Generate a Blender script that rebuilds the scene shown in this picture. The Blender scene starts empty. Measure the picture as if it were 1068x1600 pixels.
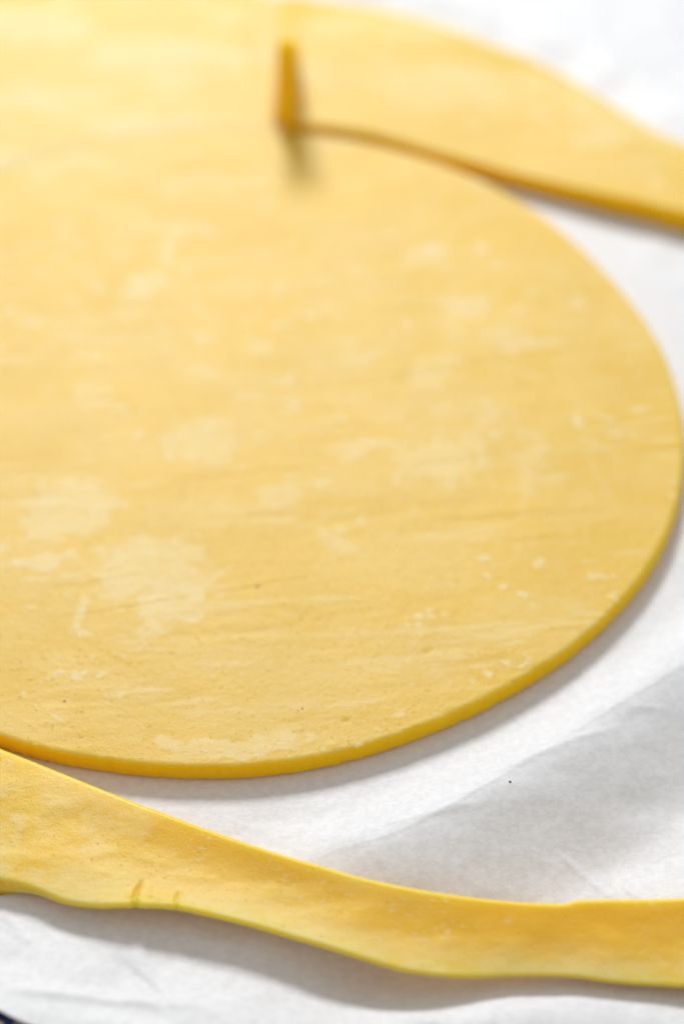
import bpy, bmesh, math
import numpy as np
from mathutils import Vector

scene = bpy.context.scene
R = math.radians
MM = 0.001
T = 4.5                                     # dough thickness, mm

# ------------------------------------------------------------------ camera
ELEV, DIST = R(45.25), 0.4618
cam_d = bpy.data.cameras.new('camera')
cam = bpy.data.objects.new('camera', cam_d)
scene.collection.objects.link(cam)
cam.location = (0, -DIST * math.cos(ELEV), DIST * math.sin(ELEV) + T * MM)
cam.rotation_euler = (math.pi / 2 - ELEV, 0, 0)
cam_d.sensor_fit = 'VERTICAL'
cam_d.sensor_height = 36
cam_d.sensor_width = 24
cam_d.lens = 78.75
cam_d.clip_start = 0.01
cam_d.clip_end = 50
cam_d.dof.use_dof = True
cam_d.dof.focus_distance = 0.411
cam_d.dof.aperture_fstop = 5.6
scene.camera = cam

# ------------------------------------------------------------------ light
world = bpy.data.worlds.new('World')
scene.world = world
world.use_nodes = True
bg = world.node_tree.nodes['Background']
bg.inputs[0].default_value = (1.0, 0.985, 0.965, 1)
bg.inputs[1].default_value = 0.43


def area_lamp(name, loc, target, sx, sy, watts, col):
    d = bpy.data.lights.new(name, 'AREA')
    d.shape = 'RECTANGLE'
    d.size, d.size_y, d.energy, d.color = sx, sy, watts, col
    o = bpy.data.objects.new(name, d)
    scene.collection.objects.link(o)
    o.location = loc
    o.rotation_euler = (Vector(target) - Vector(loc)).to_track_quat('-Z', 'Y').to_euler()
    return o


area_lamp('window_light', (-0.18, 1.10, 0.93), (-0.02, 0.05, 0), 0.38, 0.30, 16.4, (0.985, 0.99, 1.0))

scene.view_settings.view_transform = 'Standard'
scene.view_settings.look = 'None'
scene.view_settings.exposure = 0.09
scene.view_settings.gamma = 1

# ------------------------------------------------------------------ helpers


def hash2(ix, iy, seed):
    h = (ix.astype(np.int64) * 374761393 + iy.astype(np.int64) * 668265263 + seed * 974634777) & 0xFFFFFFFF
    h = ((h ^ (h >> 13)) * 1274126177) & 0xFFFFFFFF
    h = h ^ (h >> 16)
    return (h & 0xFFFF) / 65535.0


def vnoise(x, y, seed=0):
    """smooth 2-D value noise, 0..1"""
    x0, y0 = np.floor(x), np.floor(y)
    fx, fy = x - x0, y - y0
    fx = fx * fx * fx * (fx * (fx * 6 - 15) + 10)
    fy = fy * fy * fy * (fy * (fy * 6 - 15) + 10)
    a, b = hash2(x0, y0, seed), hash2(x0 + 1, y0, seed)
    c, d = hash2(x0, y0 + 1, seed), hash2(x0 + 1, y0 + 1, seed)
    return (a * (1 - fx) + b * fx) * (1 - fy) + (c * (1 - fx) + d * fx) * fy


def fbm(x, y, seed=0, octs=4, gain=0.5):
    s = np.zeros_like(x, dtype=float)
    amp, tot = 1.0, 0.0
    ca, sa = math.cos(0.63), math.sin(0.63)
    for k in range(octs):
        s += amp * vnoise(x, y, seed + 17 * k)
        tot += amp
        amp *= gain
        x, y = (x * ca - y * sa) * 2.03 + 3.1, (x * sa + y * ca) * 2.03 + 7.7
    return s / tot


def sstep(a, b, x):
    t = np.clip((x - a) / (b - a), 0, 1)
    return t * t * (3 - 2 * t)


def spline(pts, n, closed=False):
    """chord-length Catmull-Rom through pts, resampled to n points"""
    p = np.asarray(pts, float)
    ext = np.vstack([2 * p[0] - p[1], p, 2 * p[-1] - p[-2]])
    out = []
    for i in range(1, len(ext) - 2):
        p0, p1, p2, p3 = ext[i - 1:i + 3]
        t = np.linspace(0, 1, 24, endpoint=False)[:, None]
        out.append(0.5 * (2 * p1 + (p2 - p0) * t + (2 * p0 - 5 * p1 + 4 * p2 - p3) * t ** 2
                          + (3 * p1 - p0 - 3 * p2 + p3) * t ** 3))
    out = np.vstack(out + [p[-1:]])
    d = np.concatenate([[0], np.cumsum(np.linalg.norm(np.diff(out[:, :2], axis=0), axis=1))])
    q = np.linspace(0, d[-1], n)
    return np.stack([np.interp(q, d, out[:, k]) for k in range(out.shape[1])], 1)


def curve_x(pts, xs):
    """the same spline read as functions of x"""
    s = spline(pts, 1500)
    return np.interp(xs, s[:, 0], s[:, 1]), np.interp(xs, s[:, 0], s[:, 2])


def link(name, me, parent=None):
    o = bpy.data.objects.new(name, me)
    scene.collection.objects.link(o)
    o.parent = parent
    return o


def mesh_from(name, verts_mm, faces, mats, fmat=None, smooth=True, attr=None):
    me = bpy.data.meshes.new(name)
    v = np.asarray(verts_mm, np.float32) * MM
    f = np.asarray(faces, np.int32)
    me.vertices.add(len(v))
    me.vertices.foreach_set('co', v.ravel())
    me.loops.add(f.size)
    me.loops.foreach_set('vertex_index', f.ravel())
    me.polygons.add(len(f))
    me.polygons.foreach_set('loop_start', np.arange(0, f.size, f.shape[1], dtype=np.int32))
    me.polygons.foreach_set('loop_total', np.full(len(f), f.shape[1], np.int32))
    for m in mats:
        me.materials.append(m)
    if fmat is not None:
        me.polygons.foreach_set('material_index', np.asarray(fmat, np.int32))
    me.polygons.foreach_set('use_smooth', np.full(len(f), smooth))
    if attr:
        for k, a in attr.items():
            at = me.attributes.new(k, 'FLOAT', 'POINT')
            at.data.foreach_set('value', np.asarray(a, np.float32).ravel())
    me.update(calc_edges=True)
    me.validate()
    bm = bmesh.new()
    bm.from_mesh(me)
    bmesh.ops.recalc_face_normals(bm, faces=bm.faces)
    if bm.calc_volume(signed=True) < 0:
        bmesh.ops.reverse_faces(bm, faces=bm.faces)
    bm.to_mesh(me)
    bm.free()
    return me


def grid_faces(nr, nc, wrap_c=False):
    r = np.arange(nr - 1)[:, None]
    c = np.arange(nc if wrap_c else nc - 1)[None, :]
    c2 = (c + 1) % nc
    a = r * nc + c
    b = r * nc + c2
    return np.stack([a, b, b + nc, a + nc], -1).reshape(-1, 4)


# ------------------------------------------------------------------ materials


class N:
    def __init__(self, name):
        self.m = bpy.data.materials.new(name)
        self.m.use_nodes = True
        self.t = self.m.node_tree
        self.b = self.t.nodes['Principled BSDF']
        self.co = self.t.nodes.new('ShaderNodeTexCoord').outputs['Object']

    def new(self, kind, **kw):
        n = self.t.nodes.new(kind)
        for k, v in kw.items():
            setattr(n, k, v)
        return n

    def ln(self, a, b):
        self.t.links.new(a, b)

    def val(self, sock, v):
        if isinstance(v, bpy.types.NodeSocket):
            self.ln(v, sock)
        else:
            sock.default_value = v

    def math(self, op, a, b=0.0, clamp=False):
        n = self.new('ShaderNodeMath', operation=op, use_clamp=clamp)
        self.val(n.inputs[0], a)
        self.val(n.inputs[1], b)
        return n.outputs[0]

    def noise(self, per_m, detail=4, rough=0.55, stretch=(1, 1, 1), rot=0.0, dist=0.0):
        mp = self.new('ShaderNodeMapping')
        mp.inputs['Scale'].default_value = stretch
        mp.inputs['Rotation'].default_value = (0, 0, rot)
        self.ln(self.co, mp.inputs['Vector'])
        n = self.new('ShaderNodeTexNoise')
        n.inputs['Scale'].default_value = per_m
        n.inputs['Detail'].default_value = detail
        n.inputs['Roughness'].default_value = rough
        n.inputs['Distortion'].default_value = dist
        self.ln(mp.outputs[0], n.inputs['Vector'])
        return n.outputs['Fac']

    def ramp(self, x, a, b, lo=0.0, hi=1.0):
        n = self.new('ShaderNodeMapRange', interpolation_type='SMOOTHSTEP')
        self.val(n.inputs['Value'], x)
        n.inputs['From Min'].default_value = a
        n.inputs['From Max'].default_value = b
        n.inputs['To Min'].default_value = lo
        n.inputs['To Max'].default_value = hi
        return n.outputs['Result']

    def mix(self, f, a, b):
        n = self.new('ShaderNodeMix', data_type='RGBA')
        self.val(n.inputs[0], f)
        for s, v in ((6, a), (7, b)):
            if isinstance(v, bpy.types.NodeSocket):
                self.ln(v, n.inputs[s])
            else:
                n.inputs[s].default_value = (*v, 1)
        return n.outputs[2]

    def bump(self, h, dist, strength=1.0, normal=None):
        n = self.new('ShaderNodeBump')
        n.inputs['Strength'].default_value = strength
        n.inputs['Distance'].default_value = dist
        self.ln(h, n.inputs['Height'])
        if normal is not None:
            self.ln(normal, n.inputs['Normal'])
        return n.outputs[0]

    def attr(self, name):
        return self.new('ShaderNodeAttribute', attribute_name=name).outputs['Fac']


def dough_material(name, floury, clean=False):
    n = N(name)
    tone = n.noise(45, 3)
    base = n.mix(n.ramp(tone, .3, .7), *(((0.93, 0.56, 0.026), (0.955, 0.595, 0.045)) if clean else ((0.785, 0.515, 0.038), (0.83, 0.548, 0.056)))) if floury else \
        n.mix(n.ramp(tone, .3, .7), (0.97, 0.495, 0.004), (0.98, 0.52, 0.008))
    b = n.b
    if floury:
        fl = n.attr('flour_and_light')  # flour cover, also carrying light painted onto sheet, offcut and strip
        brk = n.noise(900, 4, .65, (0.55, 1, 1))
        brk2 = n.noise(260, 3, .6, (0.6, 1, 1))
        f = n.math('MULTIPLY', fl, n.ramp(n.math('ADD', n.math('MULTIPLY', brk, .55), n.math('MULTIPLY', brk2, .45)), .38, .58, .55, 1.0))
        dust = n.math('MULTIPLY', n.ramp(n.noise(1500, 3, .7, (.5, 1, 1)), .55, .68), n.ramp(n.noise(70, 2), .42, .60))
        f = n.math('MAXIMUM', f, n.math('MULTIPLY', dust, .55), True)
        col = n.mix(f, base, (0.95, 0.79, 0.47))
        n.ln(col, b.inputs['Base Color'])
        n.ln(n.ramp(f, 0, 1, .50, .60), b.inputs['Roughness'])
        h1 = n.noise(620, 5, .62, (.75, 1, 1))
        h2 = n.noise(1900, 3, .6)
        pores = n.ramp(n.noise(1150, 1, .5), .32, .22)
        nb = n.bump(h1, .00020, .75)
        nb = n.bump(h2, .00011, .8, nb)
        nb = n.bump(n.math('MULTIPLY', pores, -1.0), .00025, .7, nb)
        nb = n.bump(f, .00008, .6, nb)
        n.ln(nb, b.inputs['Normal'])
        b.inputs['Specular IOR Level'].default_value = .5
    else:
        n.ln(base, b.inputs['Base Color'])
        b.inputs['Roughness'].default_value = .6
        b.inputs['Specular IOR Level'].default_value = .12
        nb = n.bump(n.noise(900, 4, .6), .00015, .5)
        n.ln(nb, b.inputs['Normal'])
    b.inputs['Subsurface Weight'].default_value = .85
    b.inputs['Subsurface Radius'].default_value = (1.0, 1.0, .3)
    b.inputs['Subsurface Scale'].default_value = .005 if floury else .008
    return n.m


def paper_material():
    n = N('baking_paper')
    mott = n.noise(600, 4, .7)
    fib = n.noise(1300, 3, .7, (.5, 1, 1), .5)
    c = n.math('ADD', n.math('MULTIPLY', mott, .6), n.math('MULTIPLY', fib, .4))
    col = n.mix(n.ramp(c, .38, .62), (0.765, 0.772, 0.785), (0.85, 0.858, 0.872))
    n.ln(col, n.b.inputs['Base Color'])
    n.b.inputs['Roughness'].default_value = .5
    n.b.inputs['Specular IOR Level'].default_value = .35
    n.b.inputs['Subsurface Weight'].default_value = .0
    nb = n.bump(n.noise(700, 4, .65), .00012, .5)
    nb = n.bump(n.noise(2600, 2, .6), .00004, .5, nb)
    n.ln(nb, n.b.inputs['Normal'])
    return n.m


def plain(name, col, rough=.6):
    n = N(name)
    c = n.mix(n.noise(300, 4), tuple(x * .8 for x in col), tuple(min(1, x * 1.2) for x in col))
    n.ln(c, n.b.inputs['Base Color'])
    n.b.inputs['Roughness'].default_value = rough
    return n.m


def cloth_material():
    n = N('patterned_cloth')
    v = n.new('ShaderNodeTexVoronoi')
    v.inputs['Scale'].default_value = 420
    n.ln(n.co, v.inputs['Vector'])
    pat = n.ramp(v.outputs['Distance'], .25, .4)
    col = n.mix(pat, (.42, .30, .29), (.012, .03, .11))
    n.ln(col, n.b.inputs['Base Color'])
    n.b.inputs['Roughness'].default_value = .8
    n.ln(n.bump(n.noise(1800, 2), .0002), n.b.inputs['Normal'])
    return n.m


M_TOP = dough_material('rolled_dough_surface', True)
M_STRIP = dough_material('strip_dough_surface', True, True)
M_CUT = dough_material('cut_dough', False)
M_PAPER = paper_material()
M_TABLE = plain('white_tabletop', (.7, .7, .7), .4)
M_SPECK = plain('dark_speck', (.05, .035, .02))
M_CLOTH = cloth_material()

# ------------------------------------------------------------------ paper height (mm)
DC = np.array([-26.8, 33.4])                # centre of the dough disc
FOLD = spline([(-30, -97, 0), (-15.4, -90.7, 0), (-2.8, -84.5, 0), (12.4, -78.7, 0), (31.8, -65.5, 0),
               (51, -50.8, 0), (66.7, -39.5, 0), (85.2, -24.4, 0), (130, 10, 0)], 160)[:, :2]


def fold_dist(x, y, line=None):
    """signed distance to the crest line, positive towards the camera"""
    best = np.full(x.shape, 1e9)
    sign = np.zeros(x.shape)
    line = FOLD if line is None else line
    for i in range(len(line) - 1):
        a, b = line[i], line[i + 1]
        t = b - a
        L = t @ t
        u = np.clip(((x - a[0]) * t[0] + (y - a[1]) * t[1]) / L, 0, 1)
        dx, dy = x - a[0] - u * t[0], y - a[1] - u * t[1]
        d = np.hypot(dx, dy)
        s = np.sign(dx * t[1] - dy * t[0])
        m = d < best
        best = np.where(m, d, best)
        sign = np.where(m, s, sign)
    return best * sign


RIM = spline([(-60, 210, 0), (-30, 203, 0),  (-16.3,201.2,2.0),(-5.8,196.1,2.0),(11.3,190.8,2.0),(28.1,182.9,2.0),(44.4,171.5,2.0),(55.5,162.4,2.0),(64.6,152.2,2.0),(74.8,139.7,2.0),(84.8,130.8,2.0),(95.4,123.9,2.0), (130, 105, 2)], 80)[:, :2]


def paper_z(x, y):
    r = np.hypot(x - DC[0], y - DC[1])
    free = sstep(101, 118, r)
    z = np.zeros_like(x)
    d = fold_dist(x, y)
    # rounded crest then a slope falling away towards the camera, flattening again
    along = sstep(-25, 15, x)
    z += free * along * (2.2 * np.exp(-(np.minimum(d + 1, 0) / 9) ** 2) * sstep(-26, -4, d)
                         - 0.0) * (d < 0)
    z += free * along * np.where(d >= 0, 2.2 - 7.4 * sstep(-2, 25, d) + 2.4 * sstep(22, 42, d), 0)
    # front: paper swelling up under the strip and in soft cockles below it
    z += free * 1.2 * np.exp(-((x + 50) / 17) ** 2 - ((y + 106) / 8) ** 2)
    z += free * 1.0 * np.exp(-((x - 32) / 20) ** 2 - ((y + 116) / 6) ** 2)
    z += free * 1.5 * (fbm(x / 26 + 5, y / 17, 31, 3) - .5)
    z += free * 3.0 * sstep(-103, -121, y + 2.5 * (fbm(x / 22, y * 0, 37, 2) - .5))
    # fine creases
    for (x0, y0, x1, y1, w, h) in ((38, -78, 52, -92, .7, .22), (12, -72, 58, -52, .8, .18), (-4, -80, 30, -72, .9, .15),
                                   (56, -96, 44, -78, .8, -.2), (70, -30, 60, 20, 1.0, .2), (-60, -112, -20, -117, 1.2, .35),
                                   (-40, -104, -28, -118, 1.0, -.3), (0, -114, 20, -119, 1.2, .3)):
        tx, ty = x1 - x0, y1 - y0
        L = math.hypot(tx, ty)
        u = ((x - x0) * tx + (y - y0) * ty) / L
        v = ((x - x0) * -ty + (y - y0) * tx) / L + 1.5 * (fbm(u / 9, u * 0, 5) - .5)
        z += free * h * np.exp(-(v / w) ** 2) * sstep(0, .25 * L, u) * sstep(L, .75 * L, u)
    rg = 1 - np.abs(2 * fbm(x / 15 + 3, y / 11 + 1, 161, 3) - 1)
    z += free * .16 * sstep(.70, 1.0, rg) * sstep(.4, .6, fbm(x / 24, y / 24, 163, 2))
    # behind the right arm the paper rides up
    z += 3.2 * sstep(-1.5, 15, -fold_dist(x, y, RIM)) * sstep(-60, -20, x)
    # away from the dough the sheet sinks to the tabletop
    z -= 5.6 * np.maximum(np.maximum(sstep(-140, -230, x), sstep(160, 320, x)), np.maximum(sstep(280, 430, y), sstep(-128, -160, y)))
    far = sstep(130, 175, y) * sstep(420, 300, y)
    z += far * .7 * (fbm(x / 60, y / 40, 77, 2) - .5)
    return z


# ------------------------------------------------------------------ setting: tabletop, cloth, paper
t = np.array([(-900, -600, -8.6), (900, -600, -8.6), (900, 900, -8.6), (-900, 900, -8.6),
              (-900, -600, -40), (900, -600, -40), (900, 900, -40), (-900, 900, -40)], float)
table = link('tabletop', mesh_from('tabletop', t, [(0, 1, 2, 3), (7, 6, 5, 4), (4, 5, 1, 0), (5, 6, 2, 1), (6, 7, 3, 2), (7, 4, 0, 3)], [M_TABLE], smooth=False))
table['kind'] = 'structure'


def sheet(name, outline_front, xs, ys, z_off, thick, mat):
    """a sheet following paper_z; its front edge runs along outline_front(x)"""
    X, Yp = np.meshgrid(xs, ys)
    f = outline_front(xs)[None, :]
    Y = f + (Yp - ys[0]) * (ys[-1] - f) / (ys[-1] - ys[0])
    Z = paper_z(X, Y) + z_off
    nr, nc = X.shape
    top = np.stack([X, Y, Z], -1).reshape(-1, 3)
    bot = top - np.array([0, 0, thick])
    F = grid_faces(nr, nc)
    n = nr * nc
    idx = np.arange(n).reshape(nr, nc)
    ring = np.concatenate([idx[0, :-1], idx[:-1, -1], idx[-1, :0:-1], idx[:0:-1, 0]])
    nxt = np.roll(ring, -1)
    side = np.stack([ring + n, nxt + n, nxt, ring], 1)
    return mesh_from(name, np.vstack([top, bot]), np.vstack([F, F[:, ::-1] + n, side]), [mat])


def paper_front(x):
    # the paper's front edge: just clips the lower left corner of the view
    return -121.5 + 5.3 * sstep(-50, -64, x) * 1.0 + 4.5 * np.exp(-((x + 61) / 5.0) ** 2) * 0 + 2.6 * np.exp(-((x - 32) / 7) ** 2) - .02 * (x + 20)


ys = np.concatenate([np.linspace(-122, 20, 330), np.linspace(21, 480, 170)])
xs = np.concatenate([np.linspace(-260, -91, 40), np.linspace(-90, 100, 380), np.linspace(101, 380, 60)])
paper = link('baking_paper', sheet('baking_paper', paper_front, xs, ys, 0, .12, M_PAPER))
paper['label'] = 'wrinkled white baking paper spread beneath all the yellow dough'
paper['category'] = 'baking paper'

cy = np.linspace(-175, -60, 60)
cx = np.linspace(-230, 160, 120)
cloth = link('cloth', sheet('cloth', lambda x: -175 + 0 * x, cx, cy, -1.2, 1.2, M_CLOTH))
cloth['label'] = 'dark blue patterned cloth peeping out past the paper at the bottom left corner'
cloth['category'] = 'cloth'

# ------------------------------------------------------------------ surface pattern shared by the rolled dough
BLOTS = [(-39.3, 83.8, 3.7, 3.9, .8), (-43.9, 73.3, 5.3, 6.2, .8), (-31.4, 56.5, 3.7, 2.5, .8), (-19.1, 51.1, 2.6, 3.2, .6),
         (-30.9, 45.7, 2.1, 1.8, .7), (19.5, 83.8, 5.9, 3.6, .8), (3.7, 48.9, 4.2, 5.4, .55), (20.5, 42.5, 4.6, 6.2, .6),
         (29.2, 65.4, 7.2, 4.5, .7), (40.1, 54.3, 7.9, 3.6, .65), (-30.5, 21.1, 7.9, 5.4, .6), (-20.7, 34.8, 3.7, 1.8, .6),
         (-15.1, 2.8, 5.0, 5.0, .55), (-57.4, 1.9, 10.5, 8.9, .75), (-37.8, -16.3, 11.8, 9.8, .75), (-34.7, -26.7, 5.9, 7.1, .8),
         (21.1, 15.2, 6.6, 8.0, .6), (28.7, 21.1, 1.8, 10.7, .6), (33.9, 29.1, 5.3, 4.5, .5), (-2.5, -9.2, 3.9, 5.0, .5),
         (6.2, 19.1, 7.9, 2.1, .6), (-36.8, 93.4, 9.2, 2.5, .6), (-54.8, 35.2, 5.3, 3.6, .45), (-55.9, 0, 5.3, 7.1, .5),
         (-19.6, -60.7, 14.5, 2.5, .7), (10.6, -41.8, 3.9, 2.7, .4), (-61.3, -12.8, 7.9, 1.8, .9), (39.3, 15.2, 1.3, 16.1, .5),
         (-52.1, -30.1, 1.1, 5.4, .8), (-70, 120, 16, 5, .5), (-30, 112, 18, 3, .35), (-60, 60, 12, 4, .35),
         (-85, 150, 14, 5, .5), (-45, 160, 9, 4, .45), (40, 140, 10, 3, .3), (10, 160, 14, 4, .3), (-100, 175, 18, 6, .5)]
SCRATCHES = [(38.5, 30, 40.2, 0, .35, .5), (-53.5, -34, -50.2, -25, .55, .9), (29.5, 31, 28, 11, .6, .5), (9, 71, 33, 103, .8, .35),
             (18, 62, 46, 90, .7, .3), (-12, -6, -1, -1, .5, .6), (20, 62, 38, 50, 1.0, .5), (30, 48, 46, 40, .9, .4), (-30, 28, -28, 14, .5, .5),
             (-48, 7, -56, -2, .8, .6), (-66, -20, -50, -17, .8, .7), (-60, -49, -52, -42, .5, .4), (-28, -20, -20, -14, .5, .6), (50, 22, 58, -2, .9, .3)]
CREASES = [(-65, -30.5, 0, -16.5, .45, .10), (-66, -22, -30, -16, .5, .07), (-40, 10, 8, 14, .6, .09), (-25, 16, 30, 21, .5, .09),
           (-62, 22, -15, 27, .6, .06), (-5, 13, 52, 19, .45, .06), (-50, 5, -5, 7, .5, .07), (15, 66, 50, 60, .7, .06),
           (18, 90, 48, 98, .6, .05), (-10, 60, 24, 69, .6, .05), (-62, 64, -20, 70, .7, .06), (-60, 40, -34, 44, .6, .05)]
PITS = [(16.3, -38.1, .55, .35), (17.3, -37.6, .4, .25), (.7, -55.3, .55, .38), (23.2, -19.8, .45, .3), (-1.7, -61.2, .9, -.22), (-33, -39, .4, .2), (-8, -30, .4, .2)]


def rolled(x, y):
    """height (mm) and floury cover (0..1) left by the rolling pin"""
    xr, yr = x * math.cos(.09) + y * math.sin(.09), -x * math.sin(.09) + y * math.cos(.09)
    h = .30 * (fbm(x / 32, y / 26, 3, 2) - .5)
    patch = sstep(.42, .68, fbm(x / 24 + 9, y / 18, 8, 2))
    h += (.04 + .19 * patch) * (fbm(xr / 20, yr / 2.4, 11, 3) - .5)
    h += .05 * (fbm(xr / 5, yr / 2.4, 15, 3) - .5)
    for (x0, y0, x1, y1, w, d) in CREASES:
        tx, ty = x1 - x0, y1 - y0
        L = math.hypot(tx, ty)
        u = ((x - x0) * tx + (y - y0) * ty) / L
        v = ((x - x0) * -ty + (y - y0) * tx) / L + 2.2 * (fbm(u / 14, u * 0 + y0, 5, 3) - .5)
        e = sstep(0, .3 * L, u) * sstep(L, .7 * L, u) * sstep(.3, .6, fbm(u / 6, u * 0 + x0, 9, 2))
        h += e * d * .7 * (np.exp(-((v - w) / (w * 1.1)) ** 2) - np.exp(-((v + w * .5) / w) ** 2))
    for (px, py, r, d) in PITS:
        rr = ((x - px) * .75) ** 2 + (y - py) ** 2
        h -= d * np.exp(-rr / r ** 2 * 1.6)
    fl = np.zeros_like(x)
    wx, wy = 9.0 * (fbm(x / 9, y / 7, 41, 3) - .5), 9.0 * (fbm(x / 9, y / 7, 43, 3) - .5)
    cut = fbm(x / 2.6, y / 2.2, 47, 4)
    for (px, py, a, b, s) in BLOTS:
        d = np.hypot((x + wx - px) / a, (y + wy - py) / b)
        fl = np.maximum(fl, s * .8 * sstep(1.25, .7, d + 1.0 * (cut - .5)))
    for (x0, y0, x1, y1, w, s) in SCRATCHES:
        tx, ty = x1 - x0, y1 - y0
        L = math.hypot(tx, ty)
        u = ((x - x0) * tx + (y - y0) * ty) / L
        v = ((x - x0) * -ty + (y - y0) * tx) / L + 1.2 * (fbm(u / 6 + x0, u * 0, 181, 3) - .5)
        brk = sstep(.32, .52, fbm(u / 2.2, v / 1.0 + y0, 183, 3))
        fl = np.maximum(fl, s * brk * np.exp(-(v / w) ** 2) * sstep(-.05 * L, .2 * L, u) * sstep(1.05 * L, .8 * L, u))
    st = fbm(xr / 14, yr / 1.7, 51, 4)
    fl = np.maximum(fl, .38 * sstep(.56, .72, st) * sstep(.40, .58, fbm(x / 20, y / 12, 53, 2)))
    sm = fbm(x / 3.6 + 4, y / 2.6, 57, 3)
    fl = np.maximum(fl, .7 * sstep(.70, .78, sm) * sstep(.42, .58, fbm(x / 26, y / 22, 59, 2)))
    fl = np.maximum(fl, .16 * sstep(.40, .7, fbm(x / 17, y / 9, 61, 4)))
    h += .05 * fl
    return h, fl


# ------------------------------------------------------------------ dough disc
def dough_disc():
    ang = np.array([0, 10, 20, 30, 40, 50, 65, 85, 109, 124, 150, 190, 230, 248, 256, 264, 272, 280, 290, 297, 305, 315, 323, 331, 338, 350])
    rad = np.array([100, 99.6, 98.6, 98.2, 99.1, 100.2, 100.7, 101.2, 101.8, 100.8, 100.4, 100.2, 100, 99.9, 99.75, 99.7, 100, 100.1, 99.6, 99.3, 99.4, 100.2, 100.6, 101.2, 101.2, 100.6])
    nt = 1500
    th = np.linspace(0, 2 * math.pi, nt, endpoint=False)
    a3 = np.concatenate([ang - 360, ang, ang + 360])
    rt = np.interp(np.degrees(th), a3, np.tile(rad, 3))
    k = np.hanning(71)
    k /= k.sum()
    rt = np.convolve(np.concatenate([rt[-35:], rt, rt[:35]]), k, 'valid')
    rt = rt + .22 * (fbm(th * 26, th * 0, 71, 3) - .5) + .24 * (fbm(th * 120, th * 0, 73, 3) - .5)
    nr = 230
    fr = np.linspace(.002, 1, nr) ** .92
    fil = .25 + .85 * np.clip(sstep(95, 80, np.degrees(th)) + sstep(205, 225, np.degrees(th)), 0, 1)
    rin = rt - fil
    rows_r = [f * rin for f in fr]
    rows_z = [np.full(nt, T)] * nr
    edge_rows = []
    for a in np.linspace(0, 90, 7)[1:]:
        edge_rows.append((rin + fil * math.sin(R(a)), np.full(nt, T - fil * (1 - math.cos(R(a))))))
    for q, b in ((.68, .12), (.5, .18), (.33, .12), (.18, -.08), (.08, -.4), (0.0, -1.0)):
        edge_rows.append((rt + b, np.full(nt, q * T)))
    n_top = nr + 2
    rr = np.array(rows_r + [e[0] for e in edge_rows])
    zz = np.array(rows_z + [e[1] for e in edge_rows])
    X = DC[0] + rr * np.cos(th)
    Y = DC[1] + rr * np.sin(th)
    h, fl = rolled(X, Y)
    w = np.clip(zz / T, 0, 1) ** 2
    rough = .26 * (fbm(th[None, :] * 60 + 0 * zz, zz / 1.1, 79, 3) - .5)
    isedge = np.arange(len(rr))[:, None] >= nr
    X += isedge * rough * np.cos(th)
    Y += isedge * rough * np.sin(th)
    Z = zz + h * w
    Z[-1] = np.maximum(Z[-1], .02)
    v = np.stack([X, Y, Z], -1).reshape(-1, 3)
    F = grid_faces(len(rr), nt, True)[:, ::-1][:, [3, 2, 1, 0]]
    fm = np.repeat((np.arange(len(rr) - 1) >= n_top).astype(int), nt)
    cap_c = len(v)
    # centre and underside closed with fans of quads (degenerate-free: two triangles joined)
    v = np.vstack([v, [DC[0], DC[1], T + h[0].mean()], [DC[0], DC[1], .02]])
    last = (len(rr) - 1) * nt
    j = np.arange(0, nt, 2)
    top_fan = np.stack([np.full(len(j), cap_c), j, j + 1, (j + 2) % nt], 1)
    bot_fan = np.stack([np.full(len(j), cap_c + 1), last + (j + 2) % nt, last + j + 1, last + j], 1)
    F = np.vstack([F, top_fan, bot_fan])
    fm = np.concatenate([fm, np.zeros(len(j), int), np.ones(len(j), int)])
    fl = np.concatenate([(fl * w).ravel(), [0, 0]])
    return mesh_from('dough_disc', v, F, [M_TOP, M_CUT], fm, attr={'flour_and_light': fl})


disc = link('dough_disc', dough_disc())
disc['label'] = 'large round yellow dough disc, rolled flat and cut, in the middle of the paper'
disc['category'] = 'dough disc'


def speck_mesh(seed):
    rng = np.random.default_rng(seed)
    v = []
    for lat, n in ((-.6, 6), (.1, 6), (.7, 6)):
        for k in range(n):
            a = 2 * math.pi * k / n + lat
            r = math.sqrt(max(0, 1 - lat * lat)) * rng.uniform(.75, 1.15)
            v.append((r * math.cos(a), r * math.sin(a), lat * .6))
    F = []
    for ring in range(2):
        for k in range(6):
            F.append((ring * 6 + k, ring * 6 + (k + 1) % 6, ring * 6 + 6 + (k + 1) % 6, ring * 6 + 6 + k))
    F += [(12, 13, 14, 15), (12, 15, 16, 17), (3, 2, 1, 0), (5, 4, 3, 0)]
    return mesh_from('speck', np.array(v), F, [M_SPECK])


sp = speck_mesh(3)
for (x, y, s) in ((-16.9, -21.0, .30), (-52.7, -50.7, .24), (-7.5, -52.5, .18), (-62, -41, .15)):
    o = link('speck', sp, disc)
    o.location = (x * MM, y * MM, (T + float(rolled(np.array([x]), np.array([y]))[0][0]) + .05) * MM)
    o.scale = (s, s, s * .7)
o = link('speck', sp, paper)
o.location = (31.1 * MM, -68.2 * MM, float(paper_z(np.array([31.1]), np.array([-68.2]))[0] + .06) * MM)
o.scale = (.28, .22, .2)


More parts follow.
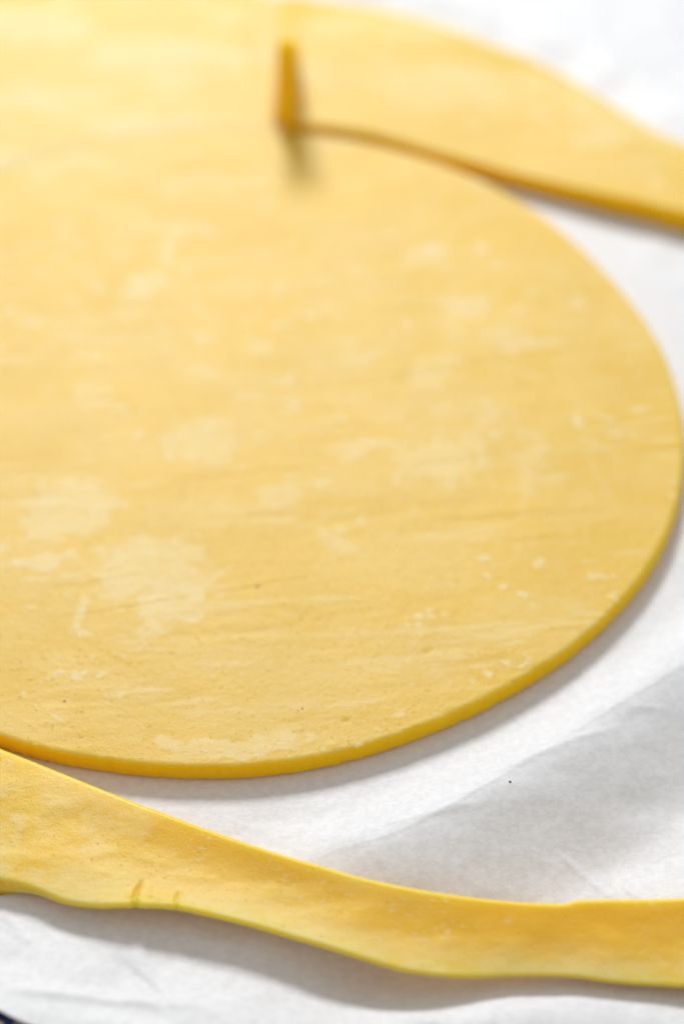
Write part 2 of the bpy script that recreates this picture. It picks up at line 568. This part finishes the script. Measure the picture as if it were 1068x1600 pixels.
# ------------------------------------------------------------------ dough offcuts (ribbons with thickness)
def ribbon(name, P, Nn, thick, flour_and_light, fil=.7, fil1=None, fmat_top=None, under_shift=None, floor=None, mat=None, soft=1):
    """closed solid under the top surface P[ns, nu]; rounded at both long edges"""
    ns, nu, _ = P.shape
    thick = np.broadcast_to(thick, (ns, nu))
    rows, frow, mrow = [], [], []          # rows run across the section
    E0 = P[:, 0] - P[:, 1]
    E1 = P[:, -1] - P[:, -2]

    def edge(Pe, Ne, E, te, fil):
        E = E - (E * Ne).sum(1, keepdims=True) * Ne
        E /= np.linalg.norm(E, axis=1, keepdims=True)
        f = np.minimum(fil, te * .46)[:, None]
        te = te[:, None]
        out = []
        for a in (22, 45, 68, 90):
            out.append(Pe - f * Ne + f * (math.sin(R(a)) * E + math.cos(R(a)) * Ne))
        for q, b in ((.45, .15), (.6, .2), (.75, .12), (.9, 0), (1.0, -.25)):
            q = max(q, .47)
            out.append(Pe - q * te * Ne + (f + b) * E)
        return out

    e0 = edge(P[:, 0], Nn[:, 0], E0, thick[:, 0], fil)
    e1 = edge(P[:, -1], Nn[:, -1], E1, thick[:, -1], fil if fil1 is None else fil1)
    for r in e0[::-1]:
        rows.append(r)
        frow.append(np.zeros(ns))
    ne = len(e0)
    for k in range(nu):
        rows.append(P[:, k])
        frow.append(flour_and_light[:, k])
    for r in e1:
        rows.append(r)
        frow.append(np.zeros(ns))
    B = P - thick[..., None] * Nn
    for k in range(nu - 1, -1, -1):
        rows.append(B[:, k])
        frow.append(np.zeros(ns))
    V = np.stack(rows, 1)                    # ns, m, 3
    if under_shift is not None:
        V = under_shift(V, ne, nu)
    if floor is not None:
        V[..., 2] = np.maximum(V[..., 2], floor(V[..., 0], V[..., 1]) + .03)
    m = V.shape[1]
    F = grid_faces(ns, m, True)
    fm = np.ones((ns - 1, m), int)
    fm[:, ne - soft:ne + nu + soft - 1 + (4 if soft > 1 else 0)] = 0
    if fmat_top is not None:
        fm[:, ne:ne + nu - 1] = fmat_top[:-1, :-1]
    # end caps: quads joining each top row to the bottom row under it, then closing the rounded edges
    caps = []
    top_i = [ne + k for k in range(nu)]
    bot_i = [2 * ne + nu + (nu - 1 - k) for k in range(nu)]
    e0i = [ne - 1 - j for j in range(ne)]
    e1i = [ne + nu + j for j in range(ne)]
    pairs = [(e0i[j], e0i[ne - 1 - j]) for j in range(ne // 2 - 1, -1, -1)] + list(zip(top_i, bot_i)) + \
        [(e1i[j], e1i[ne - 1 - j]) for j in range(ne // 2)]
    for s in (0, ns - 1):
        for (a, b), (c, d) in zip(pairs[:-1], pairs[1:]):
            q = [s * m + a, s * m + c, s * m + d, s * m + b]
            caps.append(q if s == 0 else q[::-1])
    F = np.vstack([F, np.array(caps)])
    fmv = np.concatenate([fm.ravel(), np.ones(len(caps), int)])
    return mesh_from(name, V.reshape(-1, 3), F[:, ::-1], [mat or M_TOP, M_CUT], fmv, attr={'flour_and_light': np.stack(frow, 1)})


def normals(P, keep=False):
    ds = np.gradient(P, axis=0)
    du = np.gradient(P, axis=1)
    n = np.cross(ds, du)
    n /= np.linalg.norm(n, axis=2, keepdims=True) + 1e-12
    if keep:                                 # one side throughout, even where it stands upright
        return n * np.sign(np.median(n[..., 2]))
    return np.where(n[..., 2:3] < 0, -n, n)


# back sheet: lies round the back of the disc, still touching it
def columns(inner, outer, nu):
    u = np.linspace(0, 1, nu) ** 1.15
    XY = inner[:, None] * (1 - u)[None, :, None] + outer[:, None] * u[None, :, None]
    return np.broadcast_to(u, XY.shape[:2]), XY[..., 0], XY[..., 1]


def back_sheet():
    deg = np.linspace(212, 84.4, 300)
    a = np.radians(deg)
    rl = 100.35 + .9 * np.exp(-((deg - 109) / 18) ** 2)
    inner = np.stack([DC[0] + rl * np.cos(a), DC[1] + rl * np.sin(a)], 1)
    ro = np.interp(deg, [85, 100, 115, 140, 212], [161, 168, 186, 190, 170])
    outer = np.stack([DC[0] + ro * np.cos(a), DC[1] + ro * np.sin(a)], 1)
    outer[:, 1] += 1.2 * (fbm(outer[:, 0] / 14, outer[:, 0] * 0, 91, 3) - .5)
    outer[:, 0] -= 4.2 * sstep(97, 85, deg)
    outer[:, 1] += 4
    u, X, Y = columns(inner, outer, 90)
    h, fl = rolled(X, Y)
    fl = np.maximum(fl, .16 + .5 * sstep(.38, .66, fbm(X / 26, Y / 12, 191, 4)))  # over the flour, a broken pale veil painted in for the backlight's glow
    P = np.stack([X, Y, T - .10 + h - 2.0 * sstep(.75, 1, u) - .35 * sstep(89, 86.5, deg)[:, None] * sstep(.3, .4, u)], -1)
    Nn = np.zeros_like(P)
    Nn[..., 2] = 1
    return ribbon('dough_sheet', P, Nn, P[..., 2] - .03, fl, .4)


off = link('dough_sheet', back_sheet())
off['label'] = 'broad pale yellow dough sheet touching the back of the disc, at the upper left'
off['category'] = 'dough sheet'


# right arm: the same rolled dough pulled away to the right, its cut end curled straight up
def back_arm():
    right = spline([(-10.3, 134.4, 0), (0, 132.6, 0), (10.4, 129.6, 0), (26, 122.7, 0), (41.3, 115.7, 0), (56.4, 109.0, 0),
                    (71.3, 102.8, 0), (81.3, 98.2, 0), (91.9, 94.4, 0), (125, 84, 0)], 330)[:, :2]
    oR = spline([(-10.0, 198.4, 2), (-5.0, 195.6, 2),(11.3,190.8,2.0),(28.1,182.9,2.0),(44.4,171.5,2.0),(55.5,162.4,2.0),(64.6,152.2,2.0),(74.8,139.7,2.0),(84.8,130.8,2.0),(95.4,123.9,2.0), (130, 105, 2)], 330)[:, :2]
    oR[:, 1] += 1.0 * (fbm(oR[:, 0] / 14, oR[:, 0] * 0, 91, 3) - .5)
    nu = 80
    u, X, Y = columns(right, oR, nu)
    lump = 2.1 * np.exp(-((X - 85) / 38) ** 2) * (1 - u)
    Z = T - 2.6 * sstep(.70, 1.0, u) ** 1.3 + lump + 1.9 * np.exp(-((X + 5) / 30) ** 2) * (1 - u)
    h, fl = rolled(X, Y)
    Z = Z + 1.3 * h
    u1, X0, Y0, Z0 = u[:1], X[:1], Y[:1], Z[:1]
    rb, nb, nf = 1.5, 18, 70
    fade = sstep(.40, .33, u1)
    phi = np.radians(90) * fade
    a = phi * np.linspace(1, 0, nb, endpoint=False)[:, None]   # arc from upright to flat
    arcX, arcZ = X0 - rb * np.sin(a), Z0 + rb * (1 - np.cos(a))
    arcY = Y0 + 0 * arcX
    H = 20.5 * np.clip(1 - u1 / .34, 0, 1) + .7 + 5.4 * sstep(.36, .44, u1) + .7 * (fbm(u1 * 9, u1 * 0, 141, 2) - .5)
    q = np.linspace(1, 0, nf, endpoint=False)[:, None]
    flX = arcX[:1] - q * H * np.cos(phi) + fade * (1.3 * q ** 1.5 + .5 * np.sin(q * 5.5 + u1 * 3))
    flZ = arcZ[:1] + q * H * np.sin(phi)
    flY = Y0 + 1.2 * q * (1 - u1)
    P = np.concatenate([np.stack([flX, flY, flZ], -1), np.stack([arcX, arcY, arcZ], -1), np.stack([X, Y, Z], -1)], 0)
    fl = np.maximum(fl, .08 + .42 * sstep(.38, .66, fbm(X / 22, Y / 12, 193, 4)) * sstep(.1, .4, u))  # backlit paleness painted in beyond the inner edge, on top of the flour
    fl = np.concatenate([np.zeros((nf + nb, nu)), fl], 0)
    Nn = normals(P, True)
    tg = np.gradient(P, axis=0)
    up = np.stack([-tg[..., 2], 0 * X0.repeat(len(P), 0), tg[..., 0]], -1)      # upright end: thickness straight across
    up /= np.linalg.norm(up, axis=2, keepdims=True) + 1e-9
    w = np.concatenate([np.ones(nf), np.linspace(1, 0, nb), np.zeros(len(X))])[:, None, None]
    Nn = Nn * (1 - w) + up * w
    Nn /= np.linalg.norm(Nn, axis=2, keepdims=True)
    return ribbon('dough_offcut', P, Nn, np.vstack([np.repeat(T - .1 + 0 * u1, nf + nb, 0), (T - .1) + lump - 2.6 * sstep(.70, 1.0, u) ** 1.3]), fl, .4, .8, floor=lambda x, y: 0 * x)


arm = link('dough_offcut', back_arm())
arm['label'] = 'yellow dough offcut pulled away to the upper right, its cut end curled straight up'
arm['category'] = 'dough offcut'


# front strip: tilted towards the camera, its back edge raised
def front_strip():
    back = [(-95, -42, 5), (-79.2,-53.4,5.0),(-71.2,-59.6,5.0),(-63.6,-63.1,5.0),(-51.2,-69.2,5.2),(-38.9,-75.7,5.9),(-26.9,-81.6,6.5),(-15.3,-86.7,6.7),(-3.8,-90.9,6.6),(7.4,-94.4,6.5),(18.6,-96.6,6.2),(29.8,-97.9,5.9),(38.7,-98.2,5.6),(41.6,-97.5,5.6),(52.3,-97.3,5.6),(59.9,-97.1,5.6),(66.9,-97.1,5.6),(90, -96.7, 5.6)]
    front = [(-90, -80, 3), (-75.2,-85.9,3.0),(-67.8,-89.4,3.5),(-60.8,-90.7,3.8),(-54.9,-92.5,4.0),(-48.9,-95.6,4.4),(-43.1,-97.1,5.0),(-37.4,-97.5,5.6),(-29.5,-98.1,6.0),(-22.8,-99.7,6.0),(-14.9,-101.7,5.6),(-3.8,-105.2,5.0),(7.3,-108.7,4.2),(12.8,-109.9,3.7),(20.5,-110.3,2.8),(29.3,-109.7,2.3),(36.0,-109.6,2.2),(40.4,-109.9,2.2),(46.9,-110.9,2.2),(58.7,-111.9,2.4),(65.4,-112.4,2.5),(90, -114, 2.5)]
    mid = [(-92, -61, 4.2), (-77.3,-68.5,4.2),(-69.7,-73.2,4.2),(-62.3,-75.7,4.3),(-50.2,-81.2,4.5),(-38.3,-85.0,4.7),(-26.7,-88.6,5.0),(-15.2,-92.5,4.8),(-3.8,-96.6,4.7),(7.4,-100.3,4.5),(18.5,-102.4,4.2),(29.6,-103.0,3.9),(40.8,-102.9,3.6),(51.9,-103.3,3.6),(59.4,-103.5,3.6),(66.3,-103.7,3.6),(90, -104, 3.6)]
    xs = np.linspace(-86, 84, 800)
    by, bz = curve_x(back, xs)
    my, mz = curve_x(mid, xs)
    fy, fz = curve_x(front, xs)
    nu = 72
    u = np.linspace(0, 1, nu)[None, :]
    # quadratic through the three rows (mid at u=.45)
    m = .45
    L0 = (u - m) * (u - 1) / (m)
    L1 = u * (u - 1) / (m * (m - 1))
    L2 = u * (u - m) / (1 - m)
    Y = by[:, None] * L0 + my[:, None] * L1 + fy[:, None] * L2
    Z = bz[:, None] * L0 + mz[:, None] * L1 + fz[:, None] * L2
    X = np.repeat(xs[:, None], nu, 1)
    lump = fbm(X / 16, Y / 9, 121, 3) - .5
    Z = Z + 1.1 * lump * np.sin(np.pi * np.clip(u, 0, 1)) + .30 * (fbm(X / 9, Y / 5, 127, 3) - .5)
    # two short tears at the front lip
    for (x0, sl, dep, wid, ulo) in ((-36.6, 2.6, .60, .42, .70), (-29.2, 1.5, .26, .30, .80)):
        xc = x0 - sl * (1 - u) * 4 * -.55
        d = np.abs(X - xc + .9 * (fbm(u * 14 + 0 * X, X * 0, 151, 3) - .5)) / (wid * (.4 + 1.1 * np.clip((u - ulo) / (1 - ulo), 0, 1)))
        Z -= dep * np.exp(-d ** 2) * sstep(ulo, .86, u)
        Y += 1.1 * dep * np.exp(-d ** 2) * sstep(ulo, 1.0, u)
    h, fl = rolled(X * 1.0 + 7, Y * 1.1 + 61)
    fl = fl * .5
    fl = np.maximum(fl, .42 * sstep(.35, .95, u) * sstep(.30, .55, fbm(X / 11, Y / 6, 133, 4)))  # lower half painted paler: the light it catches, put into the colour
    fl = np.maximum(fl, .55 * np.exp(-((X + 62) / 9) ** 2 - ((u - .45) / .2) ** 2) * sstep(.4, .6, fbm(X / 3, Y / 3, 131, 4)))
    P = np.stack([X, Y, Z + .12 * h], -1)
    Nn = normals(np.stack([X, Y, bz[:, None] * L0 + mz[:, None] * L1 + fz[:, None] * L2], -1), True)

    def shift(V, ne, nu_):
        # at the far left the underside rolls forward and shows below the lip
        k = np.exp(-((V[:, :1, 0] + 72) / 16) ** 2)
        m_ = V.shape[1]
        w = np.zeros(m_)
        a = ne + nu_ + 3
        w[a:a + 36] = np.concatenate([np.linspace(.2, 1, 12), np.linspace(1, .1, 24)])
        V[..., 1] -= 7.0 * k * w
        V[..., 2] -= 2.4 * k * w
        return V

    tilt = np.repeat(np.clip(1 - u / .35, 0, 1), len(xs), 0)[..., None]
    Nn = Nn + np.array([0, -1.1, 0]) * np.repeat(np.clip((u - .8) / .2, 0, 1) ** 2, len(xs), 0)[..., None]
    Nn = Nn * (1 - tilt) + np.array([0, .25, 1.0]) * tilt
    Nn /= np.linalg.norm(Nn, axis=2, keepdims=True)
    th = 2.0 + 2.1 * np.clip((1 - u) / .45, 0, 1) ** .7
    return ribbon('dough_strip', P, Nn, np.repeat(th, len(xs), 0), fl, 1.7, 1.1, None, shift, paper_z, M_STRIP, 4)


strip = link('dough_strip', front_strip())
strip['label'] = 'narrow curved yellow dough strip with a nicked lower edge, lying in front of the disc'
strip['category'] = 'dough strip'
